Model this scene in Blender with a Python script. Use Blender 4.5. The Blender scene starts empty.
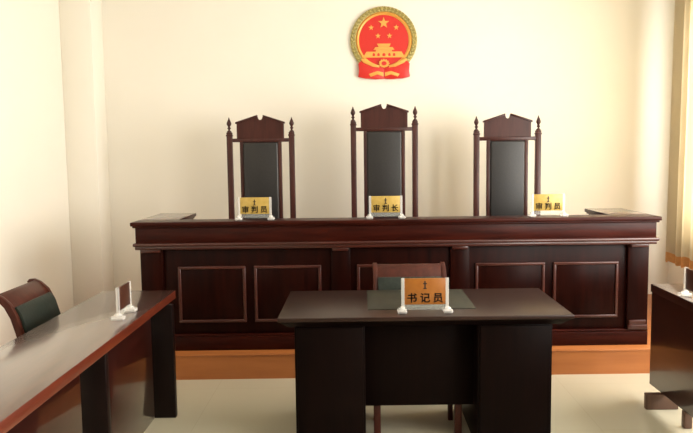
import bpy, bmesh, math, random
from mathutils import Vector, Matrix
random.seed(7)
C = bpy.context.scene
COL = C.collection
PI = math.pi

# ------------------------------------------------------------------ camera, world, light, exposure
cam_d = bpy.data.cameras.new('camera')
cam_d.sensor_width = 36.0
cam_d.lens = 690.0 / 693.0 * 36.0
cam_d.clip_start = 0.05
cam = bpy.data.objects.new('camera', cam_d)
COL.objects.link(cam)
cam_d.shift_x = -19.5 / 693.0        # the photograph is a crop: its optical axis lies right of the middle
R = Matrix(((0.9998787, 0.01146974, -0.01053725),
            (-0.01154465, 0.09163562, -0.99572568),
            (-0.01045513, 0.99572655, 0.09175692)))
cam.matrix_world = Matrix.Translation((0, 0, 1.62)) @ R.to_4x4()
C.camera = cam

w = bpy.data.worlds.new('world')
w.use_nodes = True
bg = w.node_tree.nodes['Background']
bg.inputs['Color'].default_value = (0.80, 0.88, 1.0, 1)
bg.inputs['Strength'].default_value = 1.5
C.world = w

def window_light(y, width, energy):
    l = bpy.data.lights.new('window_daylight', 'AREA')
    l.shape = 'RECTANGLE'
    l.size = width
    l.size_y = 1.9
    l.energy = energy
    l.color = (1.0, 0.96, 0.88)
    o = bpy.data.objects.new('window_daylight', l)
    COL.objects.link(o)
    o.location = (3.15, y, 1.9)
    o.rotation_euler = (PI / 2, 0, PI / 2)     # shines towards -X, into the room
    return o
window_light(4.42, 3.45, 300)
window_light(0.80, 2.05, 215)

C.view_settings.view_transform = 'Standard'
C.view_settings.look = 'None'
C.view_settings.gamma = 1
C.view_settings.use_curve_mapping = False
C.view_settings.exposure = 0.0

# ------------------------------------------------------------------ materials
def principled(name, col, rough=0.5, metal=0.0, coat=0.0, coat_rough=0.05, trans=0.0, ior=1.5, spec=0.5):
    m = bpy.data.materials.new(name)
    m.use_nodes = True
    b = m.node_tree.nodes['Principled BSDF']
    b.inputs['Base Color'].default_value = (*col, 1)
    b.inputs['Roughness'].default_value = rough
    b.inputs['Metallic'].default_value = metal
    b.inputs['Coat Weight'].default_value = coat
    b.inputs['Coat Roughness'].default_value = coat_rough
    b.inputs['Transmission Weight'].default_value = trans
    b.inputs['IOR'].default_value = ior
    b.inputs['Specular IOR Level'].default_value = spec
    return m

def noisy(name, c1, c2, scale=(4, 4, 4), rough=0.5, detail=4, bump=0.0, lo=0.3, hi=0.7, **k):
    m = principled(name, c1, rough, **k)
    nt = m.node_tree
    b = nt.nodes['Principled BSDF']
    tc = nt.nodes.new('ShaderNodeTexCoord')
    mp = nt.nodes.new('ShaderNodeMapping')
    mp.inputs['Scale'].default_value = scale
    nz = nt.nodes.new('ShaderNodeTexNoise')
    nz.inputs['Scale'].default_value = 1.0
    nz.inputs['Detail'].default_value = detail
    cr = nt.nodes.new('ShaderNodeValToRGB')
    cr.color_ramp.elements[0].color = (*c1, 1)
    cr.color_ramp.elements[0].position = lo
    cr.color_ramp.elements[1].color = (*c2, 1)
    cr.color_ramp.elements[1].position = hi
    nt.links.new(tc.outputs['Object'], mp.inputs['Vector'])
    nt.links.new(mp.outputs['Vector'], nz.inputs['Vector'])
    nt.links.new(nz.outputs['Fac'], cr.inputs['Fac'])
    nt.links.new(cr.outputs['Color'], b.inputs['Base Color'])
    if bump:
        bp = nt.nodes.new('ShaderNodeBump')
        bp.inputs['Strength'].default_value = bump
        bp.inputs['Distance'].default_value = 0.01
        nt.links.new(nz.outputs['Fac'], bp.inputs['Height'])
        nt.links.new(bp.outputs['Normal'], b.inputs['Normal'])
    return m

M = {}
M['wall'] = noisy('cream_wall_paint', (0.825, 0.78, 0.685), (0.85, 0.805, 0.71), (1.2, 1.2, 1.2), 0.75)
M['reardark'] = principled('rear_wall_fill_dimmer', (0.26, 0.20, 0.14), 0.7)  # made-up dark colour that keeps fill light off the woods
M['ceiling'] = principled('ceiling_paint', (0.86, 0.84, 0.78), 0.8)
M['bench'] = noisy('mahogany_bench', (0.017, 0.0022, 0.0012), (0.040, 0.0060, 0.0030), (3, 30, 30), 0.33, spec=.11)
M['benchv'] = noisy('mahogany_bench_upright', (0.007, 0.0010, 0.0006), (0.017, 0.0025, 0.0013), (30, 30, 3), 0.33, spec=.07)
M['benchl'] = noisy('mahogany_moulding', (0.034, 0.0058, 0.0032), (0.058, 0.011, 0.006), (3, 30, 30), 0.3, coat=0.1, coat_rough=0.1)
M['top'] = noisy('varnished_top', (0.04, 0.010, 0.006), (0.065, 0.017, 0.009), (30, 3, 30), 0.35, coat=1.0, coat_rough=0.16)
M['top'].node_tree.nodes['Principled BSDF'].inputs['Coat IOR'].default_value = 2.0
M['side'] = noisy('varnished_red_wood', (0.012, 0.0020, 0.0012), (0.021, 0.0034, 0.002), (30, 3, 30), 0.3, spec=.2, coat=0.8, coat_rough=0.05)
M['darkside'] = noisy('shaded_varnished_wood', (0.02, 0.006, 0.004), (0.035, 0.010, 0.006), (30, 3, 30), 0.3, spec=.3, coat=0.2)  # right table: shade on its unlit side put into the wood colour
M['footwood'] = noisy('lit_foot_wood', (0.09, 0.045, 0.03), (0.13, 0.065, 0.042), (30, 30, 3), 0.4)  # light falling on the foot put into a lighter brown
M['edge'] = noisy('lit_edge_wood', (0.068, 0.0095, 0.0028), (0.10, 0.015, 0.004), (30, 3, 30), 0.35, coat=0.15)  # same table wood; window light on the left edge put into the colour
M['darkpost'] = noisy('dark_stained_post', (0.004, 0.0012, 0.001), (0.007, 0.002, 0.0015), (30, 30, 3), 0.4, spec=.15)
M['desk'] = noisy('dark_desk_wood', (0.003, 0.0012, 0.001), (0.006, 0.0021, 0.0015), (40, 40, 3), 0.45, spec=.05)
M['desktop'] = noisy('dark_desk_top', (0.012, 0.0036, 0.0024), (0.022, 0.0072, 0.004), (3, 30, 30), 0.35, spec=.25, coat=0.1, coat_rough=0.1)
M['chairwood'] = noisy('judge_chair_wood', (0.030, 0.0065, 0.0048), (0.055, 0.014, 0.010), (30, 30, 4), 0.35, spec=.35, coat_rough=0.15)
M['leather'] = noisy('black_leather', (0.009, 0.008, 0.008), (0.015, 0.013, 0.013), (60, 60, 60), 0.42, bump=0.08)
M['redframe'] = noisy('red_brown_chair_wood', (0.035, 0.007, 0.004), (0.06, 0.013, 0.007), (30, 30, 4), 0.33, spec=.22, coat_rough=0.08)
M['greenleather'] = noisy('dark_green_leather', (0.010, 0.014, 0.011), (0.018, 0.024, 0.019), (60, 60, 60), 0.42, spec=.25, bump=0.08)
M['riser'] = noisy('orange_laminate', (0.36, 0.115, 0.028), (0.44, 0.15, 0.04), (2, 20, 20), 0.4)
M['dais'] = noisy('dais_board', (0.38, 0.14, 0.045), (0.46, 0.18, 0.06), (2, 20, 20), 0.4)
M['acrylic'] = principled('clear_acrylic', (0.90, 0.88, 0.84), 0.08, ior=1.49)
M['acrylic_bar'] = principled('clear_acrylic_bar', (0.85, 0.86, 0.80), 0.08, ior=1.49)
M['acrylic_bar'].node_tree.nodes['Principled BSDF'].inputs['Alpha'].default_value = 0.12
M['acrylic'].node_tree.nodes['Principled BSDF'].inputs['Alpha'].default_value = 0.33
M['goldplate'] = noisy('brass_plate', (0.40, 0.26, 0.05), (0.50, 0.34, 0.09), (25, 25, 25), 0.35, metal=0.15)
M['orangeplate'] = noisy('brass_plate_dark_reflection', (0.24, 0.078, 0.008), (0.29, 0.10, 0.012), (25, 25, 25), 0.35)  # same brass as the bench plates, with dark reflections put into the colour
M['brownplate'] = noisy('brown_plate', (0.04, 0.012, 0.007), (0.06, 0.02, 0.01), (25, 25, 25), 0.35)
M['ink'] = principled('dark_ink', (0.016, 0.006, 0.004), 0.6)
M['redink'] = principled('red_ink', (0.30, 0.05, 0.02), 0.5)
M['pad'] = noisy('olive_desk_mat', (0.022, 0.022, 0.015), (0.034, 0.032, 0.022), (40, 40, 40), 0.5, spec=.2)
M['red'] = principled('emblem_red_lacquer', (0.60, 0.018, 0.010), 0.4)
M['gold'] = principled('emblem_gold', (0.76, 0.36, 0.07), 0.4, metal=0.1)
M['oldgold'] = noisy('emblem_wreath_gold', (0.30, 0.25, 0.075), (0.48, 0.39, 0.13), (60, 60, 60), 0.4, metal=0.2)
M['frame'] = principled('white_window_frame', (0.75, 0.75, 0.72), 0.4)
M['hem'] = noisy('orange_hem', (0.66, 0.36, 0.13), (0.74, 0.42, 0.17), (30, 30, 30), 0.8)
M['skirting'] = principled('tile_skirting', (0.42, 0.30, 0.2), 0.35)
M['doorwood'] = noisy('door_wood', (0.16, 0.06, 0.025), (0.22, 0.085, 0.035), (30, 30, 3), 0.4)
M['metal'] = principled('steel', (0.6, 0.6, 0.6), 0.3, metal=1.0)

def floor_material():
    m = principled('cream_floor_tile', (0.6, 0.55, 0.42), 0.22)
    nt = m.node_tree
    b = nt.nodes['Principled BSDF']
    tc = nt.nodes.new('ShaderNodeTexCoord')
    mp = nt.nodes.new('ShaderNodeMapping')
    mp.inputs['Location'].default_value = (0.2, 0.13, 0)
    br = nt.nodes.new('ShaderNodeTexBrick')
    br.offset = 0.0
    br.inputs['Scale'].default_value = 1.0
    br.inputs['Brick Width'].default_value = 0.8
    br.inputs['Row Height'].default_value = 0.8
    br.inputs['Mortar Size'].default_value = 0.002
    br.inputs['Color1'].default_value = (0.52, 0.475, 0.355, 1)
    br.inputs['Color2'].default_value = (0.535, 0.49, 0.365, 1)
    br.inputs['Mortar'].default_value = (0.48, 0.435, 0.32, 1)
    nt.links.new(tc.outputs['Object'], mp.inputs['Vector'])
    nt.links.new(mp.outputs['Vector'], br.inputs['Vector'])
    nt.links.new(br.outputs['Color'], b.inputs['Base Color'])
    return m
M['floor'] = floor_material()

def curtain_material():
    m = principled('cream_curtain', (0.70, 0.62, 0.46), 0.85)
    nt = m.node_tree
    b = nt.nodes['Principled BSDF']
    tr = nt.nodes.new('ShaderNodeBsdfTranslucent')
    tr.inputs['Color'].default_value = (0.75, 0.67, 0.50, 1)
    mx = nt.nodes.new('ShaderNodeMixShader')
    mx.inputs['Fac'].default_value = 0.22
    out = nt.nodes['Material Output']
    nt.links.new(b.outputs[0], mx.inputs[1])
    nt.links.new(tr.outputs[0], mx.inputs[2])
    nt.links.new(mx.outputs[0], out.inputs['Surface'])
    return m
M['curtain'] = curtain_material()

def glass_material():
    m = bpy.data.materials.new('window_glass')
    m.use_nodes = True
    nt = m.node_tree
    nt.nodes.remove(nt.nodes['Principled BSDF'])
    t = nt.nodes.new('ShaderNodeBsdfTransparent')
    g = nt.nodes.new('ShaderNodeBsdfGlossy')
    g.inputs['Roughness'].default_value = 0.02
    mx = nt.nodes.new('ShaderNodeMixShader')
    mx.inputs['Fac'].default_value = 0.08
    nt.links.new(t.outputs[0], mx.inputs[1])
    nt.links.new(g.outputs[0], mx.inputs[2])
    nt.links.new(mx.outputs[0], nt.nodes['Material Output'].inputs['Surface'])
    return m
M['glass'] = glass_material()

# ------------------------------------------------------------------ mesh helpers
class MB:
    def __init__(self):
        self.bm = bmesh.new()

    def box(self, x0, x1, y0, y1, z0, z1, bev=0.0, seg=2, mat4=None):
        t = bmesh.new()
        bmesh.ops.create_cube(t, size=1.0)
        bmesh.ops.scale(t, vec=(x1 - x0, y1 - y0, z1 - z0), verts=t.verts)
        bmesh.ops.translate(t, vec=((x0 + x1) / 2, (y0 + y1) / 2, (z0 + z1) / 2), verts=t.verts)
        if bev:
            bmesh.ops.bevel(t, geom=t.edges[:], offset=bev, segments=seg, affect='EDGES', profile=0.5)
        if mat4 is not None:
            t.transform(mat4)
        self.merge(t)
        return self

    def merge(self, t):
        me = bpy.data.meshes.new('tmp')
        t.to_mesh(me)
        t.free()
        self.bm.from_mesh(me)
        bpy.data.meshes.remove(me)

    def prism(self, pts, axis, a0, a1, bev=0.0):
        """closed 2D outline extruded along an axis: 'y' takes (x,z), 'x' takes (y,z), 'z' takes (x,y)"""
        def P(p, a):
            return {'y': (p[0], a, p[1]), 'x': (a, p[0], p[1]), 'z': (p[0], p[1], a)}[axis]
        t = bmesh.new()
        va = [t.verts.new(P(p, a0)) for p in pts]
        vb = [t.verts.new(P(p, a1)) for p in pts]
        n = len(pts)
        t.faces.new(va)
        t.faces.new(list(reversed(vb)))
        for i in range(n):
            t.faces.new((va[i], vb[i], vb[(i + 1) % n], va[(i + 1) % n]))
        bmesh.ops.recalc_face_normals(t, faces=t.faces[:])
        if bev:
            es = [e for e in t.edges if e.calc_face_angle(0) > 0.5]
            bmesh.ops.bevel(t, geom=es, offset=bev, segments=2, affect='EDGES', profile=0.5)
        self.merge(t)
        return self

    def lathe(self, prof, cx=0, cy=0, seg=16):
        """prof: (radius, z) from bottom to top"""
        t = bmesh.new()
        rings = []
        for r, z in prof:
            rings.append([t.verts.new((cx + max(r, 1e-4) * math.cos(2 * PI * i / seg),
                                       cy + max(r, 1e-4) * math.sin(2 * PI * i / seg), z)) for i in range(seg)])
        for a, b in zip(rings, rings[1:]):
            for i in range(seg):
                t.faces.new((a[i], a[(i + 1) % seg], b[(i + 1) % seg], b[i]))
        t.faces.new(list(reversed(rings[0])))
        t.faces.new(rings[-1])
        bmesh.ops.recalc_face_normals(t, faces=t.faces[:])
        self.merge(t)
        return self

    def strip(self, path, half, thick):
        """a bar or slab that follows a (y,z) path: x from half[0] to half[1], given thickness"""
        n = len(path)
        out = []
        for i, (y, z) in enumerate(path):
            a = Vector(path[max(i - 1, 0)])
            b = Vector(path[min(i + 1, n - 1)])
            d = (b - a).normalized()
            nrm = Vector((-d.y, d.x))
            th = thick[i] if isinstance(thick, (list, tuple)) else thick
            out.append((Vector((y, z)) + nrm * th / 2, Vector((y, z)) - nrm * th / 2))
        pts = [tuple(p[0]) for p in out] + [tuple(p[1]) for p in reversed(out)]
        return self.prism(pts, 'x', half[0], half[1], 0.004)

    def ball(self, c, s, seg=12):
        t = bmesh.new()
        bmesh.ops.create_uvsphere(t, u_segments=seg, v_segments=max(6, seg // 2), radius=1.0)
        t.transform(Matrix.Translation(c) @ Matrix.Diagonal((*s, 1)))
        self.merge(t)
        return self

    def build(self, name, mat, parent=None, smooth=True, loc=None):
        me = bpy.data.meshes.new(name)
        self.bm.to_mesh(me)
        self.bm.free()
        if isinstance(mat, list):          # [upper face, edge faces]
            for x in mat:
                me.materials.append(x)
            for p in me.polygons:
                p.material_index = 0 if p.normal.z > 0.8 else 1
        else:
            me.materials.append(M[mat])
        if smooth:
            for p in me.polygons:
                p.use_smooth = True
            me.set_sharp_from_angle(angle=math.radians(40))
        o = bpy.data.objects.new(name, me)
        COL.objects.link(o)
        if parent:
            o.parent = parent
        if loc:
            o.location = loc
        return o

def tag(o, label, cat, group=None):
    o['label'] = label
    o['category'] = cat
    if group:
        o['group'] = group
    return o

def thing(name, label, cat, loc=(0, 0, 0), rotz=0.0, group=None):
    o = bpy.data.objects.new(name, None)
    o.empty_display_size = 0.1
    COL.objects.link(o)
    o.location = loc
    o.rotation_euler = (0, 0, rotz)
    return tag(o, label, cat, group)

def struct(o):
    o['kind'] = 'structure'
    return o

def copy_tree(o, parent=None):
    c = o.copy()
    COL.objects.link(c)
    if parent:
        c.parent = parent
    for ch in list(o.children):
        copy_tree(ch, c)
    return c

def edged(top, edge):
    return [M[top], M[edge]]

# ------------------------------------------------------------------ the room
XL, XR, YB, YF, ZC = -2.716, 3.08, 6.77, -5.0, 3.4
struct(MB().box(XL - .2, XR + .3, YF - .2, YB + .2, -0.1, 0).build('floor', 'floor'))
struct(MB().box(XL - .2, XR + .3, YF - .2, YB + .2, ZC, ZC + .1).build('ceiling', 'ceiling'))
struct(MB().box(XL - .2, XR + .3, YB, YB + .2, 0, ZC).build('wall_back', 'wall'))
struct(MB().box(XL - .2, XL, YF, YB, 0, ZC).build('wall_left', 'wall'))
struct(MB().box(XL, -2.43, 6.48, YB, 0, ZC, 0.006).build('wall_corner_column', 'wall'))
struct(MB().box(XL - .2, XR + .3, YF - .2, YF, 0, ZC).build('wall_front', 'reardark'))  # unseen wall, set far back and darkened to weaken the fill light
# right wall with its two window openings
WIN = [(2.65, 6.20), (-0.30, 1.90)]
WZ0, WZ1 = 0.9, 2.9
rw = MB()
X0, X1 = XR, XR + .24
rw.box(X0, X1, YF, YB, 0, WZ0).box(X0, X1, YF, YB, WZ1, ZC)
rw.box(X0, X1, YF, WIN[1][0], WZ0, WZ1).box(X0, X1, WIN[1][1], WIN[0][0], WZ0, WZ1).box(X0, X1, WIN[0][1], YB, WZ0, WZ1)
struct(rw.build('wall_right', 'wall'))
for i, (a, b) in enumerate(WIN):
    f = MB()
    for y in (a, (a + b) / 2 - .025, b - .05):
        f.box(XR + .14, XR + .2, y, y + .05, WZ0, WZ1, .004)
    for z in (WZ0, 2.25, WZ1 - .05):
        f.box(XR + .14, XR + .2, a, b, z, z + .05, .004)
    wo = struct(f.build('window_%d' % (i + 1), 'frame'))
    MB().box(XR + .165, XR + .171, a + .03, b - .03, WZ0 + .03, WZ1 - .03).build('window_pane', 'glass', wo)
    MB().box(XR - .03, XR + .14, a - .03, b + .03, WZ0 - .03, WZ0, .006).build('window_sill', 'frame', wo)
# door in the wall behind the viewer
d1 = struct(MB().box(-1.9, -1.0, YF, YF + .05, 0, 2.05, .005).build('door_1', 'doorwood'))
dh = MB().box(-1.13, -1.09, YF + .05, YF + .062, .95, 1.12, .003)
dh.box(-1.24, -1.1, YF + .08, YF + .095, 1.03, 1.05, .004).box(-1.115, -1.1, YF + .06, YF + .095, 1.03, 1.05, .003)
dh.build('door_handle', 'metal', d1)

# the raised platform with its orange riser
dais = struct(MB().box(XL, XR, 4.885, YB, 0, 0.17, 0).build('dais', 'dais'))
MB().box(XL, XR, 4.875, 4.885, 0, 0.17, 0).build('riser_board', 'riser', dais)
MB().box(XL, XR, 4.87, YB, 0.17, 0.185, .003).build('platform_boards', 'riser', dais)

# ------------------------------------------------------------------ the judges' bench
BX0, BX1, BY, BT = -1.640, 2.190, 4.93, 1.14
PZ = 0.185
ox, oy = (BX0 + BX1) / 2, BY
bench = thing('judges_bench', 'long dark mahogany judges bench with panelled front on the orange platform', 'bench', (ox, oy, PZ))
def L(x0, x1, y0, y1, z0, z1):
    return x0 - ox, x1 - ox, y0 - oy, y1 - oy, z0 - PZ, z1 - PZ
ct = MB().box(*L(BX0, BX1, BY, 5.15, 1.112, BT), .006, 3)
ct.box(*L(BX0 + .012, BX1 - .012, BY + .012, 5.15, 1.098, 1.114), .005)
ct.build('countertop', 'bench', bench)
MB().box(*L(BX0 + .028, BX1 - .028, BY + .028, 5.13, .984, 1.10), .002).build('frieze', 'bench', bench)
mo = MB().box(*L(BX0 + .010, BX1 - .010, BY + .010, 5.13, .962, .986), .008, 3)
mo.box(*L(BX0 + .022, BX1 - .022, BY + .022, 5.13, .938, .964), .006)
mo.build('lower_moulding', 'benchl', bench)
for a, b in ((BX0, -1.345), (1.882, BX1)):
    wg = MB().box(*L(a + .012, b - .012, 5.14, 5.70, 1.098, 1.114), .004)
    wg.box(*L(a + .028, b - .02, 5.12, 5.69, .984, 1.10), .002)
    wg.box(*L(a + .010, b - .01, 5.12, 5.70, .94, .986), .006)
    ww = wg.build('side_wing', 'bench', bench)
    MB().box(*L(a, b, 5.15, 5.71, 1.112, BT), .004, 2).build('wing_top', edged('top', 'bench'), ww)
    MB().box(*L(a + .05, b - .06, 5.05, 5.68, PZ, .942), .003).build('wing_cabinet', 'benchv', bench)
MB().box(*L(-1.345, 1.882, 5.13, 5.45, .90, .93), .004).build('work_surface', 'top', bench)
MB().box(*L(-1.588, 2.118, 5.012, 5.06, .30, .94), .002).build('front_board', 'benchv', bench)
pl = MB().box(*L(-1.61, 2.125, 4.975, 5.06, PZ, .285), .003)
pl.box(*L(-1.60, 2.13, 4.985, 5.06, .285, .302), .005)
pl.build('plinth', 'bench', bench)
for a, b in ((-1.592, -1.43), (-.205, -.066), (.667, .805), (1.972, 2.125)):
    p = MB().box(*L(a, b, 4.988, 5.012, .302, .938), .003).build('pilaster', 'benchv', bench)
    MB().box(*L(a + .012, b - .012, 4.962, 4.99, .915, .939), .004).build('capital', 'benchl', p)
    q = MB().box(*L(a + .004, b - .004, 4.97, 4.99, .302, .335), .004)
    q.box(*L(a + .012, b - .012, 4.976, 4.99, .33, .372), .006)
    q.build('base_block', 'benchl', p)
for a, b in ((-1.327, -.833), (-.772, -.28), (-.018, .63), (.851, 1.365), (1.426, 1.908)):
    z0, z1 = .388, .807
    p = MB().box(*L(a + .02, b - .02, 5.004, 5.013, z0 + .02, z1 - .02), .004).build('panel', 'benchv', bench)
    f = MB()
    wd = .022
    f.box(*L(a, b, 4.994, 5.013, z1 - wd, z1), .006, 3).box(*L(a, b, 4.994, 5.013, z0, z0 + wd), .006, 3)
    f.box(*L(a, a + wd, 4.9945, 5.013, z0, z1), .006, 3).box(*L(b - wd, b, 4.9945, 5.013, z0, z1), .006, 3)
    f.build('panel_moulding', 'benchl', p)

# ------------------------------------------------------------------ the judges' high-backed chairs
def judge_chair(label, loc, rise, rz=0.0):
    """faces -Y, the back stands at y = 0; rise lifts the whole back for the presiding seat"""
    t = thing('judge_chair', label, 'chair', loc, rz, 'high-backed chairs behind the bench')
    H = 1.625 + rise
    for s in (-1, 1):
        xo, xi = s * .295, s * .246
        p = MB().box(min(xo, xi), max(xo, xi), -.0225, .0225, 0, H, .004)
        p.box(min(xo, xi) - .004, max(xo, xi) + .004, -.0265, .0265, H - .035, H - .02, .003)
        post = p.build('back_post', 'chairwood', t)
        prof = [(.020, H - .002), (.021, H + .008), (.009, H + .018), (.008, H + .026), (.017, H + .036), (.009, H + .046),
                (.010, H + .052), (.020, H + .068), (.021, H + .080), (.014, H + .098), (.006, H + .116), (.005, H + .122), (.0, H + .132)]
        MB().lathe(prof, s * .2725, 0, 14).build('finial', 'chairwood', post)
    # crest with a broken pediment
    b0, sh, pk = H - .055, H + .078, H + .142
    pts = [(-.205, b0), (.205, b0), (.205, sh), (.026, pk)]
    for k in range(0, 9):
        a = PI * k / 8
        pts.append((.02 * math.cos(a), pk - .012 - .024 * math.sin(a)))
    pts += [(-.026, pk), (-.205, sh)]
    cr = MB().prism(pts, 'y', -.02, .02, .003).build('crest', 'chairwood', t, smooth=False)
    cm = MB()
    for s in (-1, 1):
        q = [(s * .215, sh - .006), (s * .215, sh + .010), (s * .024, pk + .008), (s * .024, pk - .008)]
        cm.prism(q, 'y', -.032, .024, .003)
    cm.build('crest_moulding', 'chairwood', cr)
    MB().box(-.255, .255, -.018, .018, b0 - .03, b0 + .002, .004).build('cross_rail', 'chairwood', t)
    for s in (-1, 1):
        a, b = sorted((s * .182, s * .15))
        MB().box(a, b, -.02, .02, .46, b0 - .028, .004).build('stile', 'chairwood', t)
    MB().box(-.151, .151, -.008, .012, .46, b0 - .028, .002).build('back_board', 'chairwood', t)
    MB().box(-.151, .151, -.036, -.006, .50, b0 - .034, .014, 4).build('back_cushion', 'leather', t)
    MB().box(-.28, .28, -.54, .02, .36, .44, .006).build('seat_frame', 'chairwood', t)
    MB().box(-.27, .27, -.54, -.03, .435, .52, .03, 4).build('seat_cushion', 'leather', t)
    for s in (-1, 1):
        a, b = sorted((s * .295, s * .25))
        MB().box(a, b, -.535, -.49, 0, .70, .004).build('front_leg', 'chairwood', t)
        am = MB().box(a - .01, b + .01, -.58, .0, .70, .735, .012, 3)
        am.build('arm_rest', 'chairwood', t)
    return t
judge_chair('high-backed mahogany judge chair with black leather back, leftmost of the three', (-.852, 6.10, PZ), 0.0, 0.03)
judge_chair('tallest high-backed judge chair with black leather back, in the middle under the red emblem', (.232, 6.10, PZ), 0.085)
judge_chair('high-backed mahogany judge chair with black leather back, rightmost of the three', (1.316, 6.10, PZ), -0.008, -0.02)

# ------------------------------------------------------------------ name plates
def glyphs(text, pitch, size, z, y, offset=0.010):
    """the characters of a plate as one flat raised mesh, standing in the XZ plane facing -Y"""
    bm = bmesh.new()
    n = len(text)
    for i, ch in enumerate(text):
        c = bpy.data.curves.new('char', 'FONT')
        c.body = ch
        c.size = size
        c.align_x = 'CENTER'
        c.resolution_u = 3
        c.offset = offset * size
        c.extrude = 0.0006
        o = bpy.data.objects.new('char', c)
        COL.objects.link(o)
        dg = bpy.context.evaluated_depsgraph_get()
        me = bpy.data.meshes.new_from_object(o.evaluated_get(dg))
        me.transform(Matrix.Translation(((i - (n - 1) / 2) * pitch, y, z)) @ Matrix.Rotation(PI / 2, 4, 'X'))
        for dx, dz in ((-1, 0), (2, 0), (-1, 1), (0, -2)):      # thickens the strokes
            me.transform(Matrix.Translation((dx * size * .016, 0, dz * size * .013)))
            bm.from_mesh(me)
        bpy.data.objects.remove(o)
        bpy.data.curves.remove(c)
        bpy.data.meshes.remove(me)
    m = MB()
    m.bm.free()
    m.bm = bm
    return m

def name_plate(name, label, loc, rotz, text, plate_mat, w=.212, group='name plates', top=.188):
    t = thing(name, label, 'name plate', loc, rotz, group)
    hw = w / 2
    for s in (-1, 1):
        f = MB().box(s * (hw + .012) - .026, s * (hw + .012) + .026, -.035, .035, 0, .022, .009, 3)
        f.ball((s * (hw + .012), 0, .024), (.017, .024, .012))
        ft = f.build('holder_foot', 'acrylic', t)
        MB().box(s * (hw + .008) - .009, s * (hw + .008) + .009, -.008, .008, .02, top + .002, .003).build('holder_post', 'acrylic', t)
    MB().box(-hw, hw, -.004, .004, .016, .046, .002).build('holder_bar', 'acrylic_bar', t)
    p = MB().box(-hw, hw, -.005, .005, .046, top, .0015).build('plate', plate_mat, t)
    if text:
        glyphs(text, w * .315, w * .25, .046 + (top - .046) * .11, -.0056).build('lettering', 'ink', p, smooth=False)
        bz = top - .054
        e = MB()   # the little scales-and-column badge above the characters
        e.box(-.0035, .0035, -.0065, -.005, bz, bz + .033).box(-.011, .011, -.0065, -.005, bz + .023, bz + .028).box(-.009, .009, -.0065, -.005, bz - .003, bz + .002)
        e.ball((0, -.0058, bz + .036), (.004, .0008, .004), 8)
        e.build('badge', 'ink', p, smooth=False)
    return t
G = 'acrylic name plates with gold faces along the bench'
name_plate('name_plate', 'gold name plate in clear holder on the bench before the leftmost chair', (-.757, 5.02, BT), 0.0, '审判员', 'goldplate', group=G, top=.166)
name_plate('name_plate', 'gold name plate in clear holder on the bench before the middle chair', (.197, 5.02, BT), 0.0, '审判长', 'goldplate', group=G, top=.166)
name_plate('name_plate', 'bright gold name plate in clear holder on the bench right of the rightmost chair', (1.386, 5.02, BT), 0.0, '审判员', 'goldplate', group=G, top=.166)
TZ = 0.76

# ------------------------------------------------------------------ the clerk's desk
DX0, DX1, DY0, DY1 = -.434, 1.130, 3.555, 4.285
dcx = (DX0 + DX1) / 2
desk = thing('clerk_desk', 'dark brown pedestal desk in the middle of the floor before the bench', 'desk', (dcx, DY0, 0))
def D(x0, x1, y0, y1, z0, z1):
    return x0 - dcx, x1 - dcx, y0 - DY0, y1 - DY0, z0, z1
def frustum(m, x0, x1, y0, y1, z0, z1, i):
    """slab whose lower face is inset by i on every side"""
    t = bmesh.new()
    lo = [t.verts.new(p) for p in ((x0 + i, y0 + i, z0), (x1 - i, y0 + i, z0), (x1 - i, y1 - i, z0), (x0 + i, y1 - i, z0))]
    hi = [t.verts.new(p) for p in ((x0, y0, z1), (x1, y0, z1), (x1, y1, z1), (x0, y1, z1))]
    t.faces.new(list(reversed(lo)))
    t.faces.new(hi)
    for k in range(4):
        t.faces.new((lo[k], lo[(k + 1) % 4], hi[(k + 1) % 4], hi[k]))
    bmesh.ops.bevel(t, geom=t.edges[:], offset=.002, segments=2, affect='EDGES', profile=0.5)
    m.merge(t)
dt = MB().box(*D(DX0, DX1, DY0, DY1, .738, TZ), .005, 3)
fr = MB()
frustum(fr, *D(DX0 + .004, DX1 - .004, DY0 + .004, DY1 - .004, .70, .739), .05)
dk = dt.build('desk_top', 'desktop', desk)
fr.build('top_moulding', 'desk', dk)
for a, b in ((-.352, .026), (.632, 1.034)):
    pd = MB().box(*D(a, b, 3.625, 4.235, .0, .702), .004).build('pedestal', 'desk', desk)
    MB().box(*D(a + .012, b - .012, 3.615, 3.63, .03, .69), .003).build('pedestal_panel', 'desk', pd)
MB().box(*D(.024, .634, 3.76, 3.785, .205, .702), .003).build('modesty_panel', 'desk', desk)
pad = MB().prism([(.045 - .34, 3.73 - 3.95), (.64 - .34, 3.73 - 3.95), (.64 - .34, 4.25 - 3.95), (.045 - .34, 4.25 - 3.95)], 'z', 0, .004, .001).build('desk_mat', 'pad', loc=(.34, 3.95, TZ))
tag(pad, 'thin olive grey mat lying on the dark desk under the amber name plate', 'mat')
name_plate('name_plate', 'amber orange name plate in clear holder on the dark middle desk', (.351, 3.65, TZ), 0.0, '书记员', 'orangeplate', .222, group=None)

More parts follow.
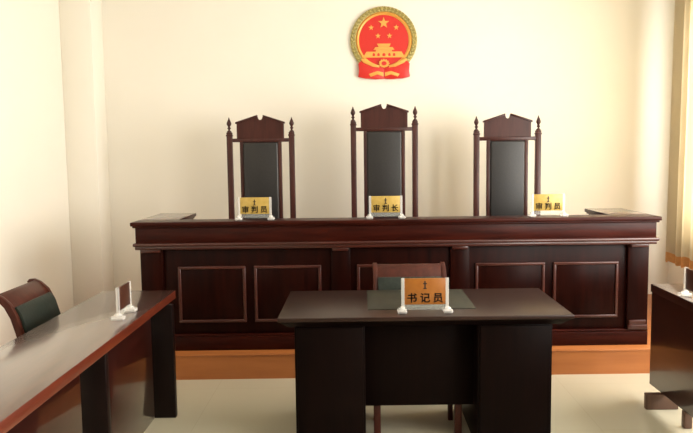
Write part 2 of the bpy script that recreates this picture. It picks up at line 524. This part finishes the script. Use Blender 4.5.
# ------------------------------------------------------------------ the low-backed chairs
def low_chair(label, loc, rz, front=-.22):
    """faces -Y; origin between the feet; curved raked back with scrolled post tops"""
    t = thing('side_chair', label, 'chair', loc, rz, None)
    hw = .235
    back = [(.225, .40), (.262, .50), (.292, .60), (.315, .70), (.338, .78), (.368, .84), (.405, .878)]
    for s in (-1, 1):
        a, b = sorted((s * hw, s * (hw - .03)))
        p = MB().strip([(.05 + .0, .0), (.07, .18), (.14, .32), (.225, .42)], (a, b), .034).build('rear_leg', 'redframe', t)
        bp = MB().strip(back + [(.435, .896), (.455, .896), (.466, .884)], (a, b), [.036] * 6 + [.03, .024, .02, .016]).build('back_post', 'redframe', t)
        MB().box(s * (hw - .005) - .02, s * (hw - .005) + .02, front, front + .04, 0, .42, .004).build('front_leg', 'redframe', t)
    sf = MB().box(-hw + .01, hw - .01, front, .235, .385, .425, .006).build('seat_frame', 'redframe', t)
    MB().box(-hw + .015, hw - .015, front - .015, .225, .42, .475, .022, 4).build('seat_cushion', 'greenleather', t)
    MB().strip([(.322, .72), (.338, .78), (.368, .84), (.405, .878), (.43, .89)], (-hw + .028, hw - .028), .026).build('top_rail', 'redframe', t)
    MB().strip([(.262, .52), (.288, .60), (.309, .70), (.330, .78), (.350, .825)], (-hw + .031, hw - .031), [.03, .05, .056, .052, .034]).build('back_cushion', 'greenleather', t)
    MB().box(-hw + .02, hw - .02, front + .02, front + .035, .20, .23, .004).build('stretcher', 'redframe', t)
    return t
low_chair('low red-brown chair with dark green leather back behind the dark middle desk', (.322, 4.005, 0), 0.0)
low_chair('low red-brown chair with curved dark leather back at the left table', (-1.475, 3.80, 0), PI / 2, -.11)

# ------------------------------------------------------------------ the side tables
def side_table(label, cx, y0, y1, s, posts, panels, foot=None, width=.465):
    """s = +1: the panelled face looks towards +X; s = -1: towards -X. Origin at the face edge, near end."""
    t = thing('side_table', label, 'table', (cx, y0, 0))
    Ln = y1 - y0
    def X(a, b):
        return tuple(sorted((a * s, b * s)))
    xa, xb = X(-width, 0)
    MB().box(xa, xb, 0, Ln, .708, TZ, .004, 2).build('table_top', edged('top', 'edge' if s > 0 else 'darkside'), t)
    for p0, p1 in panels:
        xa, xb = X(-.032, -.008)
        MB().box(xa, xb, p0 - y0, p1 - y0, .115 if s > 0 else .10, .709, .003).build('modesty_panel', 'side' if s > 0 else 'darkside', t)
    for y in posts:
        xa, xb = X(-.105 if y > 4.0 else -.19, .002 if y < 4.0 else .03)
        MB().box(xa, xb, y - y0, y - y0 + .045, 0, .709, .004).build('front_post', 'darkpost', t)
    for y in (.06, Ln - .1):
        xa, xb = X(-width + .03, -width + .08)
        MB().box(xa, xb, y, y + .05, 0, .709, .004).build('rear_leg', 'darkpost', t)
    if foot:
        for fy0, fy1, fx0, fx1 in foot:
            xa, xb = X(fx0, fx1)
            MB().box(xa, xb, fy0 - y0, fy1 - y0, 0, .10, .005).build('foot', 'footwood', t)
    return t
side_table('long glossy red-brown table along the left wall', -1.175, 1.35, 4.36, 1, (4.15, 3.11, 1.75), ((1.82, 2.85), (3.16, 3.85)))
side_table('dark wooden table at the right edge below the curtain', 1.878, 1.60, 4.372, -1, (), ((1.62, 4.37),), [(4.166, 4.21, -.11, .093), (3.865, 3.91, -.05, -.004)])
name_plate('name_plate', 'dark brown name plate turned sideways in a white holder on the left table', (-1.268, 3.67, TZ), PI / 2, '', 'brownplate', .17, None, .17)
name_plate('name_plate', 'name plate seen edge-on in a white holder on the right table', (1.915, 3.885, TZ), -PI / 2, '', 'brownplate', .17, None, .17)

# ------------------------------------------------------------------ the curtain at the right wall
def curtain():
    t = thing('curtain', 'cream curtain with an orange hem hanging at the right edge', 'curtain', (2.93, 6.13, .57))
    y0, y1 = -1.25, .30
    n, zc = 220, [0, .085, .4, 1.0, 1.6, 2.1, 2.45]
    def px(y, z):
        f = 1.0 - .35 * z / 2.45
        return .038 * f * math.sin(y * 2 * PI / .155 + .5 * math.sin(3 * y) + .2 * z) + .012 * math.sin(y * 2 * PI / .37)
    def sheet(zs, grow):
        bm = bmesh.new()
        rows = []
        for z in zs:
            rows.append([bm.verts.new((px(y0 + (y1 - y0) * i / n, z) - grow, y0 + (y1 - y0) * i / n, z + (.012 * math.sin(i * .42) if z < .1 else 0))) for i in range(n + 1)])
        for a, b in zip(rows, rows[1:]):
            for i in range(n):
                bm.faces.new((a[i], b[i], b[i + 1], a[i + 1]))
        bmesh.ops.solidify(bm, geom=bm.faces[:], thickness=.003)
        m = MB()
        m.bm.free()
        m.bm = bm
        return m
    sheet(zc[1:], 0).build('curtain_cloth', 'curtain', t)
    sheet(zc[:2], 0).build('hem', 'hem', t)
    return t
curtain()
rod = thing('curtain_rod', 'steel rod over the windows carrying the cream curtain', 'rod', (2.93, 4.6, 3.032))
bpy_rod = MB().lathe([(.012, -1.95), (.012, 1.95)], 0, 0, 12)
bpy_rod.bm.transform(Matrix.Rotation(PI / 2, 4, 'X'))
bpy_rod.build('rod', 'metal', rod)
for y in (-1.9, 1.9):
    MB().box(0, .15, y - .01, y + .01, -.01, .01, .002).build('rod_bracket', 'metal', rod)

# ------------------------------------------------------------------ the emblem on the back wall
def emblem():
    t = thing('wall_emblem', 'round red and gold national emblem hanging high on the back wall', 'emblem', (.26, YB - .001, 2.694))
    K = .325
    def P(u, v):
        return (u * K, v * K)
    def poly(m, pts, y0, y1, bev=.0):
        m.prism([P(*p) for p in pts], 'y', -y1, -y0, bev)
    def circle(r, n=64, cx=0, cy=0, sx=1, sy=1):
        return [(cx + r * sx * math.cos(2 * PI * i / n), cy + r * sy * math.sin(2 * PI * i / n)) for i in range(n)]
    def star(cx, cy, r, rot=0.0):
        return [(cx + (r if k % 2 == 0 else r * .40) * math.sin(rot + k * PI / 5), cy + (r if k % 2 == 0 else r * .40) * math.cos(rot + k * PI / 5)) for k in range(10)]
    m = MB()
    poly(m, circle(.80), 0, .020)
    m.build('red_disc', 'red', t)
    # wreath: outer olive-gold ring of wheat ears, inner bright gold ring
    m = MB()
    prof = []
    for r0, r1, y1, nm, mt in ((.83, .985, .03, 'wreath', 'oldgold'), (.735, .835, .034, 'inner_ring', 'gold')):
        m = MB()
        bm = bmesh.new()
        n = 72
        rings = []
        for r, y in ((r0, 0), (r0, y1 * .7), ((r0 + r1) / 2, y1), (r1, y1 * .6), (r1, 0)):
            rings.append([bm.verts.new((r * K * math.cos(2 * PI * i / n), -y, r * K * math.sin(2 * PI * i / n))) for i in range(n)])
        for a, b in zip(rings, rings[1:] + rings[:1]):
            for i in range(n):
                bm.faces.new((a[i], a[(i + 1) % n], b[(i + 1) % n], b[i]))
        bmesh.ops.recalc_face_normals(bm, faces=bm.faces[:])
        m.merge(bm)
        if nm == 'wreath':
            for i in range(44):
                a = -PI / 2 + .5 + (2 * PI - 1.0) * i / 43
                sgn = 1 if math.cos(a) > 0 else -1
                for rr, tw in ((.865, .5), (.945, -.5)):
                    tb = bmesh.new()
                    bmesh.ops.create_uvsphere(tb, u_segments=8, v_segments=6, radius=1)
                    tb.transform(Matrix.Translation((rr * K * math.cos(a), -.03, rr * K * math.sin(a)))
                                 @ Matrix.Rotation(-(a + sgn * tw), 4, 'Y') @ Matrix.Diagonal((.010, .008, .019, 1)))
                    m.merge(tb)
        m.build(nm, mt, t)
    m = MB()
    poly(m, star(0, .505, .17), .018, .027)
    m.build('star', 'gold', t)
    for cx, cy in ((-.37, .37), (.37, .37), (-.17, .13), (.17, .13)):
        m = MB()
        poly(m, star(cx, cy, .085), .018, .026)
        m.build('star', 'gold', t)
    # gate tower: two roofs, wall with arches, base
    m = MB()
    poly(m, [(-.20, -.10), (.20, -.10), (.17, -.165), (-.17, -.165)], .018, .034)
    poly(m, [(-.16, -.165), (.16, -.165), (.16, -.20), (-.16, -.20)], .018, .028)
    poly(m, [(-.25, -.20), (.25, -.20), (.31, -.275), (-.31, -.275)], .018, .034)
    poly(m, [(-.24, -.275), (.24, -.275), (.24, -.33), (-.24, -.33)], .018, .028)
    poly(m, [(-.52, -.33), (.52, -.33), (.60, -.46), (-.60, -.46)], .018, .032)
    poly(m, [(-.66, -.46), (.66, -.46), (.66, -.50), (-.66, -.50)], .018, .034)
    g = m.build('gate_tower', 'gold', t)
    for x in (-.3, -.16, 0, .16, .3):
        m = MB()
        a = .035 if x else .045
        poly(m, [(x - a, -.46), (x + a, -.46), (x + a, -.405), (x + a * .5, -.375), (x - a * .5, -.375), (x - a, -.405)], .030, .0335)
        m.build('gate_arch', 'red', g)
    # gear below the gate
    gear = []
    for i in range(48):
        r = .16 if (i // 2) % 2 == 0 else .135
        a = 2 * PI * i / 48
        gear.append((r * math.cos(a), -.68 + r * .8 * math.sin(a)))
    m = MB()
    poly(m, gear, .02, .05)
    gr = m.build('gear', 'gold', t)
    m = MB()
    poly(m, circle(.075, 24, 0, -.68, 1, .8), .048, .053)
    m.build('gear_hub', 'red', gr)
    # draped red ribbon with gold folds, wider than the ring at its foot
    m = MB()
    for s in (-1, 1):
        poly(m, [(0, -.80), (s * .18, -.74), (s * .45, -.66), (s * .68, -.60), (s * .76, -.68), (s * .74, -.90), (s * .77, -1.06), (s * .55, -1.11), (s * .25, -1.13), (0, -1.12)], .0, .042, .004)
    rb = m.build('ribbon', 'red', t)
    m = MB()
    for s in (-1, 1):
        poly(m, [(s * .70, -.56), (s * .62, -.53), (s * .30, -.70), (s * .14, -.735), (s * .14, -.80), (s * .34, -.775), (s * .60, -.66)], .02, .049, .003)
        poly(m, [(s * .02, -.94), (s * .20, -.90), (s * .46, -.985), (s * .40, -1.07), (s * .20, -1.0), (s * .02, -1.06)], .02, .048, .003)
    m.build('ribbon_fold', 'gold', rb)
emblem()
